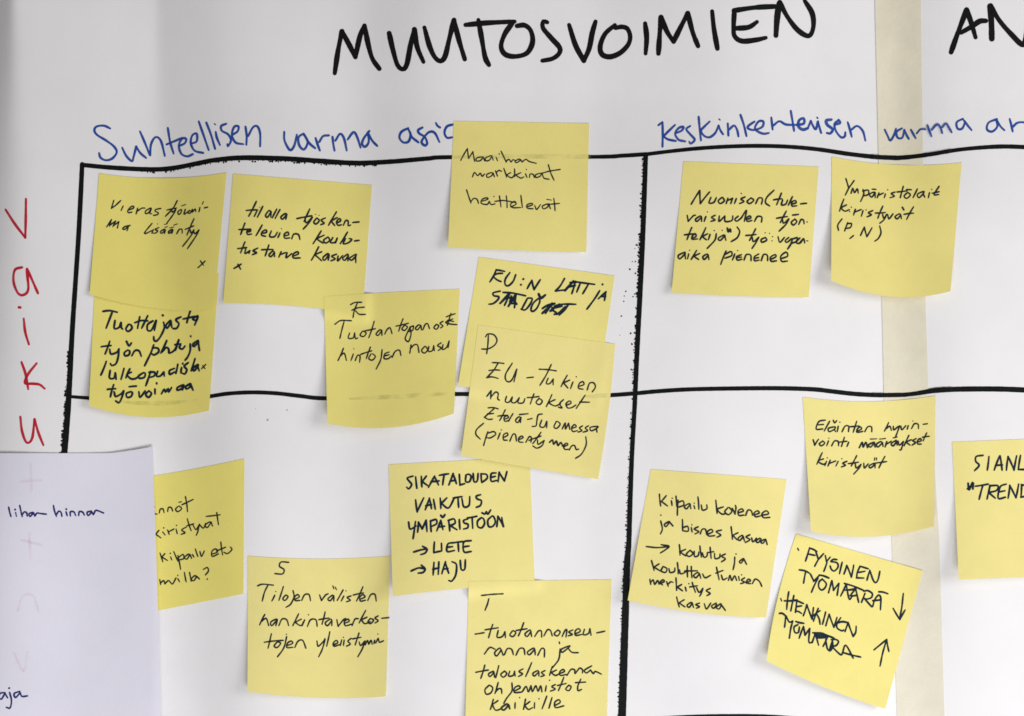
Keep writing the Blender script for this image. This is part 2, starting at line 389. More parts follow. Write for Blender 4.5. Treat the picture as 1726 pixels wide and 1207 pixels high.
write('heading_word', '118 160 120 250 118 343;88 182 118 158;212 180 168 222 125 265 / 160 288 218 300;222 240 262 222 275 195 240 203 213 245 238 290 288 303;325 188 296 212 325 250 358 290 328 320 318 305;388 120 395 200 405 295;470 155 428 195 405 225 430 262 470 272 512 240 537 185 / 550 220 570 250;w3.2 540 137 548 143;605 170 608 220 610 260;615 215 652 185 675 218 685 266;700 105 725 180 745 263;805 155 762 185 755 205 800 218 862 195 870 155 835 155 808 205 840 235 878 246 912 240;930 125 935 170 940 215;945 185 990 153 1040 177 1120 180;1075 75 1088 150 1100 225;w5 1120 180 1172 170 1172 132 1138 145 1132 190 1165 215 1202 205;1202 205 1225 150 / 1240 185 1262 212 1278 155 / 1290 200 1302 240;1272 125 1276 130;w5 1378 140 1340 148 1348 180 1388 213 1370 243 1345 240;w5 1405 178 1443 165 1432 143;1432 143 1402 175 1412 225 1450 272 1478 265 1482 235;1500 160 1515 210 1530 268;1528 215 1570 188 1612 225 1632 297', H3, 4.426, 4.0, M_BLUE, hb, sheet_a)
write('heading_word', '480 943 500 985 520 1022 548 980 562 935;605 933 565 960 575 1002 608 1000 622 945 / 640 985 655 1010;670 943 690 980 705 1005;712 970 740 940 775 940;790 912 805 955 820 992;822 945 860 905 885 928 898 968;900 925 925 898 948 930 966 962;1048 863 1003 890 1010 935 1042 935 1062 890 1048 868;1060 880 1085 915 1112 947', T3, 4.312, 3.9, M_BLUE, over, sheet_b)
write('heading_word', '1295 866 1235 892 1223 940 1260 957 1298 920 1290 868 / 1322 920 1350 947;1388 865 1400 910 1410 957;1408 925 1445 893 1492 890 1530 905;1560 870 1570 950', T3, 4.312, 3.9, M_BLUE, over, sheet_b)

# ================================================================ sticky notes
NOTES = {}
def make_note(key, c, label, off=0.2, curl=2.0, bl=0.0, br=0.0, tb=0.0, bb=0.0, lb=0.0, rb=0.0, mi=0, soft=16, belly=0.0, ink=M_PEN, on=None):
    (x0, y0), (x1, y1), (x2, y2), (x3, y3) = c
    def XY(u, v):
        x = (x0 * (1 - u) + x1 * u) * (1 - v) + (x3 * (1 - u) + x2 * u) * v
        y = (y0 * (1 - u) + y1 * u) * (1 - v) + (y3 * (1 - u) + y2 * u) * v
        k = 4 * u * (1 - u)
        y += k * (tb * max(0, 1 - v) ** 1.5 + bb * max(0, v) ** 1.5)
        x += 4 * v * (1 - v) * (lb * (1 - u) + rb * u)
        return x, y
    def lift(u, v):
        vv = max(0, (v - 0.22) / 0.78)
        z = off + curl * vv ** 1.8 + bl * (vv ** 2) * max(0, 1 - u) ** 2 + br * (vv ** 2) * max(0, u) ** 2 + belly * 4 * u * (1 - u) * v
        z += 0.03 * math.sin(5 * u + mi) * math.sin(4 * v + 1.7 * mi)
        return z * 0.001
    def rest(x, y, h):
        if not on: return h
        _, hf2, _, inv2 = NOTES[on]; a, b = inv2(x, y)
        sm = lambda t: (lambda q: q * q * (3 - 2 * q))(min(1, max(0, t)))
        k = sm((a + 0.08) / 0.08) * sm((1.08 - a) / 0.08) * sm((1.10 - b) / 0.10) * sm((b + 0.05) / 0.05)
        return max(h, h + (hf2(x, y) + 0.00013 - h) * k)
    def P(u, v):
        x, y = XY(u, v); return x, y, rest(x, y, base_h(x, y, soft) + lift(u, v))
    def inv(px, py):
        u = v = 0.5
        for _ in range(7):
            x, y = XY(u, v); e = 1e-3
            xu, yu = XY(u + e, v); xv, yv = XY(u, v + e)
            a, b, c_, d = (xu - x) / e, (xv - x) / e, (yu - y) / e, (yv - y) / e
            det = a * d - b * c_ or 1e-9; rx, ry = px - x, py - y
            u += (d * rx - b * ry) / det; v += (-c_ * rx + a * ry) / det
        return u, v
    def hf(px, py):
        u, v = inv(px, py); u = min(1.02, max(-0.02, u)); v = min(1.02, max(-0.02, v))
        return rest(px, py, base_h(px, py, soft) + lift(u, v))
    root = bpy.data.objects.new('sticky_note', None); S.collection.objects.link(root)
    p = P(0.5, 0.02); root.location = to3d(*p)
    tag(root, label, 'sticky note', 'yellow sticky notes on the chart')
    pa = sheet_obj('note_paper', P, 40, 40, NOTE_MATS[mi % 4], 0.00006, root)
    NOTES[key] = (root, hf, ink, inv)
    return root
def note_text(key, lines, org, sc, width, ink=None):
    root, hf, m, _ = NOTES[key]
    for s in lines: write('handwritten_line', s, org, sc, width * 1.12, ink or m, hf, root)

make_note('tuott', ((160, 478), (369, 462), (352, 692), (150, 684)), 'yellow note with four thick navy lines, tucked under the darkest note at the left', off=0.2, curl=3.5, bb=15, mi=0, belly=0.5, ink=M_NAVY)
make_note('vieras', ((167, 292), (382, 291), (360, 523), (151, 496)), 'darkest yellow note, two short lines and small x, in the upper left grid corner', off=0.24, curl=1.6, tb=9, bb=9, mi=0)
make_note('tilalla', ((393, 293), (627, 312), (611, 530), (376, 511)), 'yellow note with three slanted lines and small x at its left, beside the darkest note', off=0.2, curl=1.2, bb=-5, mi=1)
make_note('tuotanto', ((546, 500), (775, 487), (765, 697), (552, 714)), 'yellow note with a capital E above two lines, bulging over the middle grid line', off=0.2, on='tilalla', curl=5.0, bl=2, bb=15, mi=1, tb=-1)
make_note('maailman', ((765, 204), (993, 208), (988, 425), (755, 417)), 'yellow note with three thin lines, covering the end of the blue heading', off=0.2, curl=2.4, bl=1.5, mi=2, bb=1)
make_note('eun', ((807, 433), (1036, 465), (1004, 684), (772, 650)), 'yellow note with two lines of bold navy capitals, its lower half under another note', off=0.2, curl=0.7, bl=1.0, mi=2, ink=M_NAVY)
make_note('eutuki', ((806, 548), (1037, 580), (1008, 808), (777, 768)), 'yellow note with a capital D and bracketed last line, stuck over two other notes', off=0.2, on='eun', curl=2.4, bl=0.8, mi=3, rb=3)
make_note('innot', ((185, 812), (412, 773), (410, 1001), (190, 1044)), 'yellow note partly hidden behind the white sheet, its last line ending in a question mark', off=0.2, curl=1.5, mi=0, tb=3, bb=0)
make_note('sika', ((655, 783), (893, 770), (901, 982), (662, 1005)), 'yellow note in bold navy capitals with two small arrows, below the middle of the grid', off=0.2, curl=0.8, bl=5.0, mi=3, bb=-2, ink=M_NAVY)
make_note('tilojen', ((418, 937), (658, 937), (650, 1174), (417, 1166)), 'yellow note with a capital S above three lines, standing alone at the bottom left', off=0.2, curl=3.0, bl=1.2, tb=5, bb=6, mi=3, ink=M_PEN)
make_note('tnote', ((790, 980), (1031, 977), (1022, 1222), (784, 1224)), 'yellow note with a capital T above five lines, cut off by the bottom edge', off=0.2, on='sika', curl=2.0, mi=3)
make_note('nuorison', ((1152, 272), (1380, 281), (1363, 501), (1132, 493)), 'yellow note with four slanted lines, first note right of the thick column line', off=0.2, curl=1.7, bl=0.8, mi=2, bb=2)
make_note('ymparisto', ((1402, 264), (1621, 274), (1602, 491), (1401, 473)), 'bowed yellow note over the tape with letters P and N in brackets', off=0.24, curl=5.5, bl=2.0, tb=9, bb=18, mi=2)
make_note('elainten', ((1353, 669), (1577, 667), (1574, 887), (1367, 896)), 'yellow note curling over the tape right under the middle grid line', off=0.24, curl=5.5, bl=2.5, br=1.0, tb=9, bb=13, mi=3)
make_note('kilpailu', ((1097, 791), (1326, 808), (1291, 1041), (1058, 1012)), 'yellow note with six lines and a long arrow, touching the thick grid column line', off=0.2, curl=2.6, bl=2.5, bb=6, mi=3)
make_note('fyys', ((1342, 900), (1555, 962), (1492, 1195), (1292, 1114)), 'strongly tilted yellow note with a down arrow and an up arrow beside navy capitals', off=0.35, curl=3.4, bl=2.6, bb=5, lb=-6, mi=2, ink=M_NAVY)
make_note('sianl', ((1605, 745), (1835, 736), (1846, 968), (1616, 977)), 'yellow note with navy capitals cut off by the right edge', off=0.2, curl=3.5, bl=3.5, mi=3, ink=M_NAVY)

# lilac white sheet hanging loose over the lower left
def over_h(px, py):
    t = min(1, max(0, (py - 755) / 450)); u = min(1, max(0, (px - 60) / 200))
    return base_h(px, py, 30) + 0.0009 + 0.0022 * t + 0.0034 * u * u * min(1, 0.05 + t * 3) + 0.0007 * math.sin(px * 0.022 + 2.0) * (0.6 + t)
def OP(u, v):
    y_top = 765 - 11 * max(0, min(1, (u * 410 - 150 - 205) / 60)) if u < 2 else 0
    xr = 257 + 13 * min(1.2, v * 1.1) + 4 * math.sin(v * 2.6)
    x = -150 + (xr + 150) * u
    yt = 764 - 11 * max(0.0, (x - 180) / 77.0) ** 1.3 if x > 180 else 764
    y = yt + (1450 - yt) * v
    return x, y, over_h(x, y)
osheet = bpy.data.objects.new('overlay_sheet', None); S.collection.objects.link(osheet)
tag(osheet, 'loose lilac white paper sheet hanging over the lower left corner, covering the left grid line', 'paper sheet')
sheet_obj('paper', OP, 70, 90, M_SHEET, 0.00012, osheet)
LLO, LLS = (0, 740), 2.586
write('handwritten_word', '38 298 42 318 48 338;66 308;w2.4 68 320 72 338;86 290 92 318 97 338;98 330 106 318 116 322 119 336;142 320 127 326 131 338 146 322 / 152 336;152 336 162 323 176 325 202 328', LLO, LLS, 3.0, M_INDIGO, over_h, osheet)
write('handwritten_word', '233 290 238 315 246 338;246 330 256 315 266 320 270 337;289 306;288 318 293 335;307 336 307 318 322 318 330 334;343 334 346 317 360 319 368 332;398 314 380 320 385 334 400 318 / 407 330;407 330 417 312 430 314 452 323', LLO, LLS, 3.0, M_INDIGO, over_h, osheet)
write('handwritten_word', '22 1106 2 1108 -6 1124 6 1134 22 1108 / 33 1128;40 1086;42 1105 50 1140 44 1172 28 1170;86 1100 62 1110 68 1127 88 1106 / 96 1122 120 1120', LLO, LLS, 3.1, M_INDIGO, over_h, osheet)
for s_ in ('90 186 182 180;132 105 136 232', '90 440 180 462;128 410 132 522', '78 748 100 685 145 685 168 752', '60 930 102 1012 120 930'):
    write('letter_showing_through', s_, LLO, LLS, 4.5, M_PINK, over_h, osheet)
# pale ghosts of the grid lines where they lie right under a note
for key, pts in (('maailman', [(766, 265, 5), (850, 264, 7), (930, 264, 8), (992, 264, 8)]), ('tuotanto', [(590, 672.5, 3), (640, 670, 7), (700, 667, 8), (740, 664.5, 6), (762, 663, 2)]),
                 ('tuott', [(190, 676, 2), (225, 679, 6), (265, 680, 8), (300, 678, 6), (330, 674, 2)]), ('eutuki', [(975, 668.5, 2), (1005, 668, 7), (1024, 666, 7)])):
    root, hf, _, _ = NOTES[key]
    V, F = grid_line(pts, root, lambda x, y, f=hf: f(x, y) + 0.00006)
    mesh_obj('ink_show_through', V, F, M_GHOST, root, smooth=False)
#TEXT
# ================================================================ handwriting on the notes (centre lines of the pen strokes)
note_text('vieras', [
 '188 68 170 130 155 182 / 215 140 290 70;325 150 295 215;395 210 470 182 475 155 438 160 393 215 402 246 452 238;535 180 512 265;530 225 595 182 640 180;722 180 655 218 648 258 690 250 732 190 / 712 258 742 262;872 185 800 200 788 225 835 248 820 275 765 286',
 '1110 72 1050 180 938 300;960 208 1100 178;1030 205 1040 240 1088 198 / 1060 260 958 400;1165 198 1120 235 1132 272 1162 250 1176 205;w1.6 1170 150 1235 128;1228 198 1210 270 1290 212;1292 212 1262 245 1292 255 1332 198;1332 198 1325 240 1372 195 1380 232;1440 168 1425 235;w1.6 1490 85 1470 130;1505 177 1552 165',
 '83 455 155 348 / 125 442;130 430 215 368 / 175 450;180 440 262 378 / 240 470;430 430 350 450 318 480 350 488 402 442 / 380 508',
 '745 400 640 530 655 548 745 505;765 490 742 545;w1.5 820 408 828 412;842 463 788 490 825 510 800 540 762 545;922 488 868 520 882 547 937 500 / 922 548;w1.6 925 417 968 408;w1.6 1058 428 1112 410;w1.6 930 462 968 450;1038 488 985 520 992 547 1047 503 / 1030 548;w1.6 1000 468 1062 455;1103 552 1138 492 1178 490 1182 542;1355 332 1250 575;1225 490 1350 438;1300 500 1310 542 1352 498 / 1310 580 1188 738;1350 520 1370 552 1425 498 / 1380 590 1258 770',
 '1448 948 1492 1012;1515 950 1410 1047'], (170, 330), 8.62, 2.3)
note_text('tuott', [
 '25 100 100 92 185 110;130 105 98 190 60 290;160 205 152 292 205 282 228 228 / 232 285 247 300;312 248 283 298 310 327 352 290 337 252 312 248;440 162 415 292;530 150 462 290;385 228 455 205 530 208;588 208 530 250 528 312 572 312 625 205 / 605 315;710 225 717 290 672 388 628 436 602 425 598 385;702 145;788 203 738 255 750 292 793 225 / 803 282;905 163 848 195 882 240 858 290 818 296;1015 85 972 228;930 187 1065 158;1095 150 1037 188 1082 200 1095 165 / 1060 255',
 '100 440 48 582;5 500 115 487;100 528 115 582 182 562 205 525 / 195 620 170 692 125 712 108 690;302 538 265 570 275 602 318 590 326 550 302 538;w4 290 440 318 490 345 458;350 602 385 545 432 548 457 608;598 480 565 570 495 715;582 512 645 518 652 560 602 592 570 575;745 430 678 572;695 558 742 508 768 532 772 572 835 535 885 425;880 420 845 540;838 477 905 468;900 483 888 510 920 527 952 492;1010 470 1010 540 985 610 952 652;1022 382;1100 428 1043 470 1052 497 1103 450 / 1115 542',
 '62 665 0 820;105 770 98 852 147 855 163 798 / 172 868;262 745 228 868;328 750 283 852;345 788 298 815 340 862 392 860 422 838;482 793 428 830 440 857 492 845 502 800 482 793;562 780 540 850 508 942;545 790 607 788 602 830 545 848;642 778 630 832 672 830 712 788 / 718 832;832 745 778 770 780 812 835 785;870 700 848 802;912 738 905 797;930 692;988 680 943 720 972 760 950 807 922 800;1065 635 1022 772;1030 740 1075 722;1100 700 1043 740 1052 772 1097 728 / 1112 772;w2.2 1138 750 1187 700;w2.2 1150 712 1177 747',
 '145 930 108 1067;75 982 168 975;150 1010 168 1062 230 1032 258 1000 / 235 1080 205 1132 168 1113;337 1008 288 1030 298 1072 342 1062 357 1020 337 1008;320 952 402 945;430 1010 443 1072 502 1000;542 998 508 1040 540 1072 572 1030 545 998;612 980 613 1032;w4 630 910 632 918;685 1032 717 980 730 1012 762 975 767 1012 800 962;932 933 868 960 863 992 912 975 938 940 / 922 988;1012 918 960 950 965 977 1002 960 1017 930 / 1042 990'], (170, 510), 6.706, 3.4)
note_text('tilalla', [
 '300 288 238 408;218 362 312 357;305 365 283 410;352 328 308 417;w1.4 326 335 330 337;402 363 375 400 390 417 420 372 / 418 417;467 350 430 422;492 355 453 427;532 388 500 415 515 432 548 392 / 540 432;735 350 688 452;630 428 752 405;695 430 708 462 755 418 / 730 460 682 513;792 423 768 455 785 472 812 445 795 423;w1.5 778 392 785 395;w1.5 808 400 814 403;862 423 828 440 852 465 825 477;952 373 888 482;958 420 908 447 / 938 484;958 462 987 445 975 428 952 455 965 482 992 478;1008 482 1027 445 1047 448 1048 485 1068 480;1085 460 1137 455',
 '207 465 172 557;158 517 237 513;225 537 252 530 250 513 223 532 230 557 262 553;347 480 297 567;350 547 382 540 378 520 348 535 343 562 375 572;422 528 408 572 447 575 472 538;492 545 476 582;w1.5 505 510;530 567 562 560 556 538 528 555 533 587 572 585;588 592 605 555 642 558 655 598;828 528 762 632;852 563 788 592 / 842 627;882 578 848 605 865 627 897 605 885 578;922 583 903 622 942 620 958 588 / 945 627;1042 538 983 632;1025 590 1008 632 1048 625 1077 598 1055 590;1100 610 1137 605',
 '207 618 172 707;148 672 222 663;215 670 208 712 247 690 / 240 712;312 668 273 690 302 705 268 722;402 643 372 732;343 682 437 680;432 693 403 725 420 737 448 703 / 448 737;502 698 483 742;500 720 537 705;550 705 543 747 588 713;605 732 642 715 635 698 603 715 600 747 657 748;807 658 748 767;832 698 775 722 / 832 772;882 713 843 745 855 767 892 723 / 885 767;952 718 913 735 942 755 908 772;965 733 963 772 1003 728;1042 718 1003 750 1020 767 1048 733 / 1045 772;1112 718 1060 750 1075 767 1108 738 / 1110 787',
 '118 834 177 798;150 800 172 840'], (370, 280), 4.83, 2.8)
note_text('tuotanto', [
 '270 162 305 145 362 143;325 150 300 212 290 268;280 208 330 188 382 183;310 212 340 240 392 242',
 '142 322 190 292 277 293;217 300 197 375 183 437;262 393 252 435 292 432 303 393 / 310 438 328 433;367 378 348 410 375 422 397 395 375 377;462 298 418 432;388 375 472 358;507 368 478 400 495 412 525 372 / 525 412;548 402 567 365 592 352 607 397;697 278 662 378;640 337 742 313;707 333 688 360 710 372 733 345 714 331;752 345 762 400 742 462 715 442 728 400 760 340;760 345 782 335 775 370 748 382;822 328 798 355 815 367 843 333 / 847 367;858 368 877 325 897 318 912 357;967 323 948 350 970 362 988 335 970 323;1022 298 998 315 1022 335 1003 352;1087 233 1057 332;1048 262 1122 236;w2.4 1102 278 1045 305 1080 320 1137 325;1060 290 1110 300',
 '212 518 168 617;185 582 218 558 237 617;292 563 273 617;w1.6 295 518 298 524;308 617 327 575 347 582 343 632;432 508 398 602;353 567 442 538;437 563 418 600 447 614 472 585 450 562;527 528 515 610 478 687;583 548 550 563 543 600 577 602 602 580;548 580 585 570;608 592 632 545 667 533 680 577',
 '762 490 752 558;757 520 787 490 815 492 827 552;872 503 848 535 870 557 897 530 880 502;907 503 903 542 935 537 947 498 / 952 537;1007 473 978 495 1007 515 983 537;1022 488 1018 527 1052 510 1072 458 / 1065 512'], (535, 480), 4.828, 2.3)
note_text('maailman', [
 '153 388 207 293 / 217 372 / 252 318 / 267 397;332 360 285 368 280 392 312 390 337 363 / 347 392;397 350 353 370 360 392 387 385 407 353 / 417 387;440 363 452 392;466 337;480 313 522 402;522 402 532 385 550 383 562 402 578 383 600 392;627 378 595 395 608 407 642 385 / 652 402;652 402 682 380 712 398 767 412',
 '248 522 265 487 290 512 312 493 327 518 347 498;402 488 365 503 370 527 402 515 417 493 / 427 522;435 473 452 517;440 490 462 470 485 478;503 453 527 527;560 488 525 507 / 565 530 592 505;590 458 592 522;642 488 598 507 / 640 532 668 522;680 498 692 527;w1.8 686 463;712 527 717 500 742 503 752 527;802 493 763 505 765 527 797 518 815 493 / 830 532 872 542;865 423 885 490 912 550;815 492 880 475 962 462',
 '200 628 220 690 237 737;235 725 258 698 285 705 297 737;320 722 372 705 365 693 328 705 320 737 367 747 385 722 / 400 747 432 742;w1.8 423 682;467 678 480 767;523 677 530 772;430 722 500 715 592 730;560 767 602 745 590 723 558 745 575 772 642 772;642 673 655 772;690 767 737 750 730 738 693 750 695 777 742 782;755 755 770 787 802 748;857 743 818 760 825 782 857 770 872 743 / 882 782;910 698 920 797;858 747 957 738;w1.6 852 705 892 712'], (745, 190), 4.827, 2.15)
note_text('eun', [
 '130 115 100 190 45 277;130 118 180 125 242 138;100 187 150 167 212 163;100 217 140 250 192 273;310 153 250 240 248 312 290 327 352 270 387 183;w3 488 240;w3 455 315;600 258 538 367;600 255 630 378 / 712 248',
 '1032 233 975 330 913 397 / 1000 387 1050 385;w4 1150 265 1038 392;1178 268 1128 432;w4 1085 345 1170 325;w4 1110 288 1190 280;1242 290 1193 412;1150 270 1280 290 1432 310;1352 300 1273 432',
 '1497 393 1430 500 1328 637;w3 1535 310;1582 408 1478 502;1577 410 1560 522;1512 470 1577 470',
 '182 398 90 422 100 460 162 472 150 512 90 562 33 572;218 415 350 425 517 460;w4 300 430 178 562;310 430 238 587;240 500 330 480;w4 392 440 288 602;390 440 370 617;320 562 388 560;w4 330 465 310 542;w4 340 500 400 570;542 493 463 642;555 490 605 500 572 580 510 647 458 635;682 498 618 560 588 640 612 667 662 630 702 550 702 505 682 498;w4.2 690 438 720 490 778 450',
 'w4 868 560 738 692;w4 740 628 800 592 902 563;880 575 830 620 780 695;922 588 860 645 838 665 872 655;962 570 882 645 930 690 895 707;w3.6 870 622 1000 598;1042 602 955 690 925 707;900 598 970 577 1060 570 1182 573;1082 580 1030 650 962 717'], (820, 440), 7.845, 3.1)
note_text('eutuki', [
 '248 37 265 15 312 20 337 60 320 100 270 130 218 132;270 25 266 100 257 168',
 '300 238 350 240 392 245;347 242 310 300 257 357;275 300 320 295 362 298;257 355 300 350 347 362;457 243 405 330 412 382 450 378 493 290 / 470 388;570 357 622 352;668 290 735 293 802 303;762 253 720 340 673 417;738 360 723 400 750 402 778 368 / 777 412;887 338 838 427;907 375 858 397 / 892 437;932 390 913 442;w1.8 958 349;983 422 1017 410 1010 388 983 400 975 437 1012 447;1043 452 1062 400 1095 398 1107 430 1083 467',
 '258 502 292 458 / 288 522;288 510 325 470 347 480 343 520 357 532;412 503 403 542 432 547 457 508 / 452 547 482 550 512 513;512 513 503 552 542 552 556 520;627 483 598 562;575 512 667 503;667 518 643 550 670 567 692 540 670 518;767 488 723 582;792 528 740 552 / 790 577 835 560;857 528 828 560 847 592 818 587;880 572 917 555 905 538 878 560 890 592 922 590 955 570;1027 493 975 570 957 597;985 547 1062 548',
 '268 592 310 590 347 600;317 595 238 667;262 640 312 635;238 665 270 682 302 680;402 608 358 692;343 657 422 650;395 682 427 668 415 653 393 670 400 697 432 690;462 638 428 697;507 663 483 690 500 707 525 668 / 520 707;512 645 582 638;577 683 612 675;692 640 660 648 650 690 643 732 612 738;687 688 673 735 705 742 727 698 / 725 747;802 698 783 740 805 752 832 720 812 698;848 757 872 710 873 757 897 713 / 908 762;925 752 957 740 945 723 923 745 930 777 967 770;1007 733 983 750 1002 770 972 782;1052 733 1028 750 1047 770 1012 782;1127 738 1068 745 1075 772 1115 755 / 1120 782',
 '232 713 180 760 173 800 207 837;267 778 233 887;268 790 312 778 327 800 285 827 257 825;362 788 343 837;w1.8 371 765;395 822 422 805 415 788 388 805 390 842 418 845;438 852 462 800 482 803 490 852;508 842 542 825 530 813 508 830 510 857 542 862;563 862 590 818 607 828 603 862;682 783 618 872;588 847 682 813;655 845 660 877 707 848 / 690 887 650 907 618 890;w2.8 748 862 772 843 780 877 802 853 815 887 837 863 852 892;858 897 892 880 880 868 858 890 870 917 902 915;903 922 922 890 945 888 957 917 977 915;1032 818 1035 880 1000 952 953 987'], (765, 560), 4.641, 2.4)
note_text('innot', [
 '42 430 45 455 64 460;w2 45 408;80 452 87 425 107 423 115 450;140 442 147 412 167 413 177 437;217 403 198 425 215 442 242 420 224 401;270 333 280 390 285 442;245 392 327 353;w1.7 222 374 242 370',
 '77 578 48 612;48 602 92 633;105 590 122 612;w2 112 560;140 575 152 607;150 587 187 568;202 568 210 602;w2 205 542;277 553 243 575 267 595 238 607;283 493 312 582;280 545 330 530;325 540 347 572 372 533 / 360 585 348 615;375 540 400 562 417 528;442 518 413 540 430 557 457 518 / 467 547;497 448 510 537;420 477 522 465',
 '85 743 105 807;120 748 98 770 / 140 797;162 770 170 792;w2 160 745;185 733 215 802;215 760 235 862;215 778 252 753 257 782 230 792;287 753 263 775 280 787 303 753 / 315 782;320 753 332 772;342 713 360 767;375 733 387 767 407 728',
 '460 752 502 735 490 713 463 730 465 767 512 748;527 663 540 757;495 727 562 700;550 737 575 747 607 718 597 700',
 '83 935 90 972;90 960 112 943 120 967 / 145 943 162 957 177 967 202 923;215 930 227 952;w2 215 905;262 883 275 952;300 883 312 947;337 908 313 930 330 944 352 913 / 372 932;400 862 428 848 437 873 415 902;w2.2 430 932'], (250, 760), 4.311, 2.3)
note_text('sika', [
 '237 198 193 213 210 240 227 265 205 297 188 285;258 203 268 294;303 200 307 282;342 198 310 240 / 352 272;407 198 358 287;405 200 437 267;378 242 442 235;443 192 517 180;482 190 470 267;552 178 518 267;550 180 577 257;528 237 572 230;600 185 605 267 / 642 257;652 190 650 240 680 240 692 200 672 183 652 190;708 178 715 240 740 235 747 178;770 180 775 247;770 180 812 185 817 215 778 247;887 173 850 180 850 237 892 232;850 207 882 200;903 242 912 168 / 953 235 / 972 163',
 '258 383 270 478 / 322 368;367 370 333 462;365 370 382 452;338 430 384 420;398 380 412 457;450 370 455 452;502 368 460 410 / 500 445 525 438 560 370;553 370 622 358;590 368 595 442;620 373 635 437 675 427 682 358;767 343 733 355 740 377 772 390 765 427 733 442',
 '203 558 215 612 262 588;257 553 245 640 238 688;273 637 280 558 / 310 612 / 340 543 / 347 632;375 545 380 632;373 550 417 538 422 570 383 592;455 543 423 627;455 545 472 617;433 597 484 590;w3.6 455 505 470 520 487 500;515 543 525 627;513 545 557 533 567 565 530 585 / 582 618;600 538 605 612;667 533 633 545 640 565 667 575 665 602 633 612;663 525 737 512;700 518 705 607;772 523 743 550 745 592 775 602 797 570 790 533 772 523;852 513 823 545 830 592 862 590 882 555 867 513 852 513;w3.2 778 485 800 495 812 475 822 497 845 463;893 592 902 513 / 945 592 / 932 522',
 '243 792 300 775 342 770;313 748 347 770 332 800 298 812;405 713 400 797 / 457 785;460 725 462 783;552 718 510 730 505 787 562 780;508 755 547 750;545 722 632 710;590 720 595 788;692 703 635 715 637 790 692 788;635 752 677 745',
 '223 940 280 917 327 923;303 895 332 925 315 952 278 957;402 873 395 972;440 870 435 967;393 927 442 915;492 868 463 962;490 870 517 957;472 927 512 920;543 868 577 890 572 970 542 1018 518 1015;607 858 615 927 642 925 647 853'], (645, 760), 4.642, 3.2)
note_text('tilojen', [
 '387 125 330 123 318 155 352 180 340 212 283 210',
 '153 302 190 290 272 297;232 295 205 350 188 417;282 373 260 417;w1.8 290 345;347 308 313 412;362 373 343 400 360 412 382 385 367 371;420 338 427 385 402 440 367 464;438 402 467 385 455 368 433 385 435 412 472 412;485 412 507 370 540 368 552 414',
 '620 370 635 412 / 665 372 685 362;717 373 683 400 700 414 727 380 / 727 417;w2 720 302 728 325;w2 738 312 748 332;797 333 753 412;802 380 783 417;w1.8 820 340;857 378 828 390 852 410 823 422;947 308 898 417;873 372 952 355;930 402 962 385 945 368 923 390 930 417 967 410;983 412 1007 368 1037 368 1047 417',
 '207 518 168 597;178 575 217 548 237 602;292 553 253 575 260 602 302 557 / 290 602;313 602 337 553 372 558 387 602;462 513 418 602;482 553 435 577 / 480 602 505 565;507 560 490 602;w1.8 536 520;528 608 552 558 592 558 602 607;662 498 638 592;615 557 692 545;702 553 663 580 680 602 713 563 / 712 602;750 558 760 607 / 798 560 817 548;815 582 842 570 835 553 808 570 815 602 865 590;865 602 887 553 912 550;967 488 918 582;977 538 935 557 / 960 587 1002 573;1002 548 983 575 1005 587 1027 560 1002 548;1062 528 1038 545 1062 565 1038 582;1088 547 1142 542',
 '257 663 232 772;203 727 347 713;302 723 278 755 300 767 327 735 302 723;372 685 350 770 303 837;w1.8 370 667;378 752 417 735 405 718 378 735 375 767 420 765;433 767 457 720 492 713 517 772;600 718 610 757 652 718 / 662 700 640 780 613 837;697 648 673 757;723 747 757 730 745 713 723 735 730 757 770 745;787 708 775 752;w1.8 800 690;805 710 800 750;857 698 833 720 852 740 823 757;917 658 888 747;868 702 932 690;918 725 930 752 962 718 / 940 780 908 837;963 747 982 713 990 742 1007 713 1017 742;1035 713 1030 737;1043 732 1062 698 1070 727 1102 716;w1.8 1060 665'], (400, 920), 4.470, 2.5)
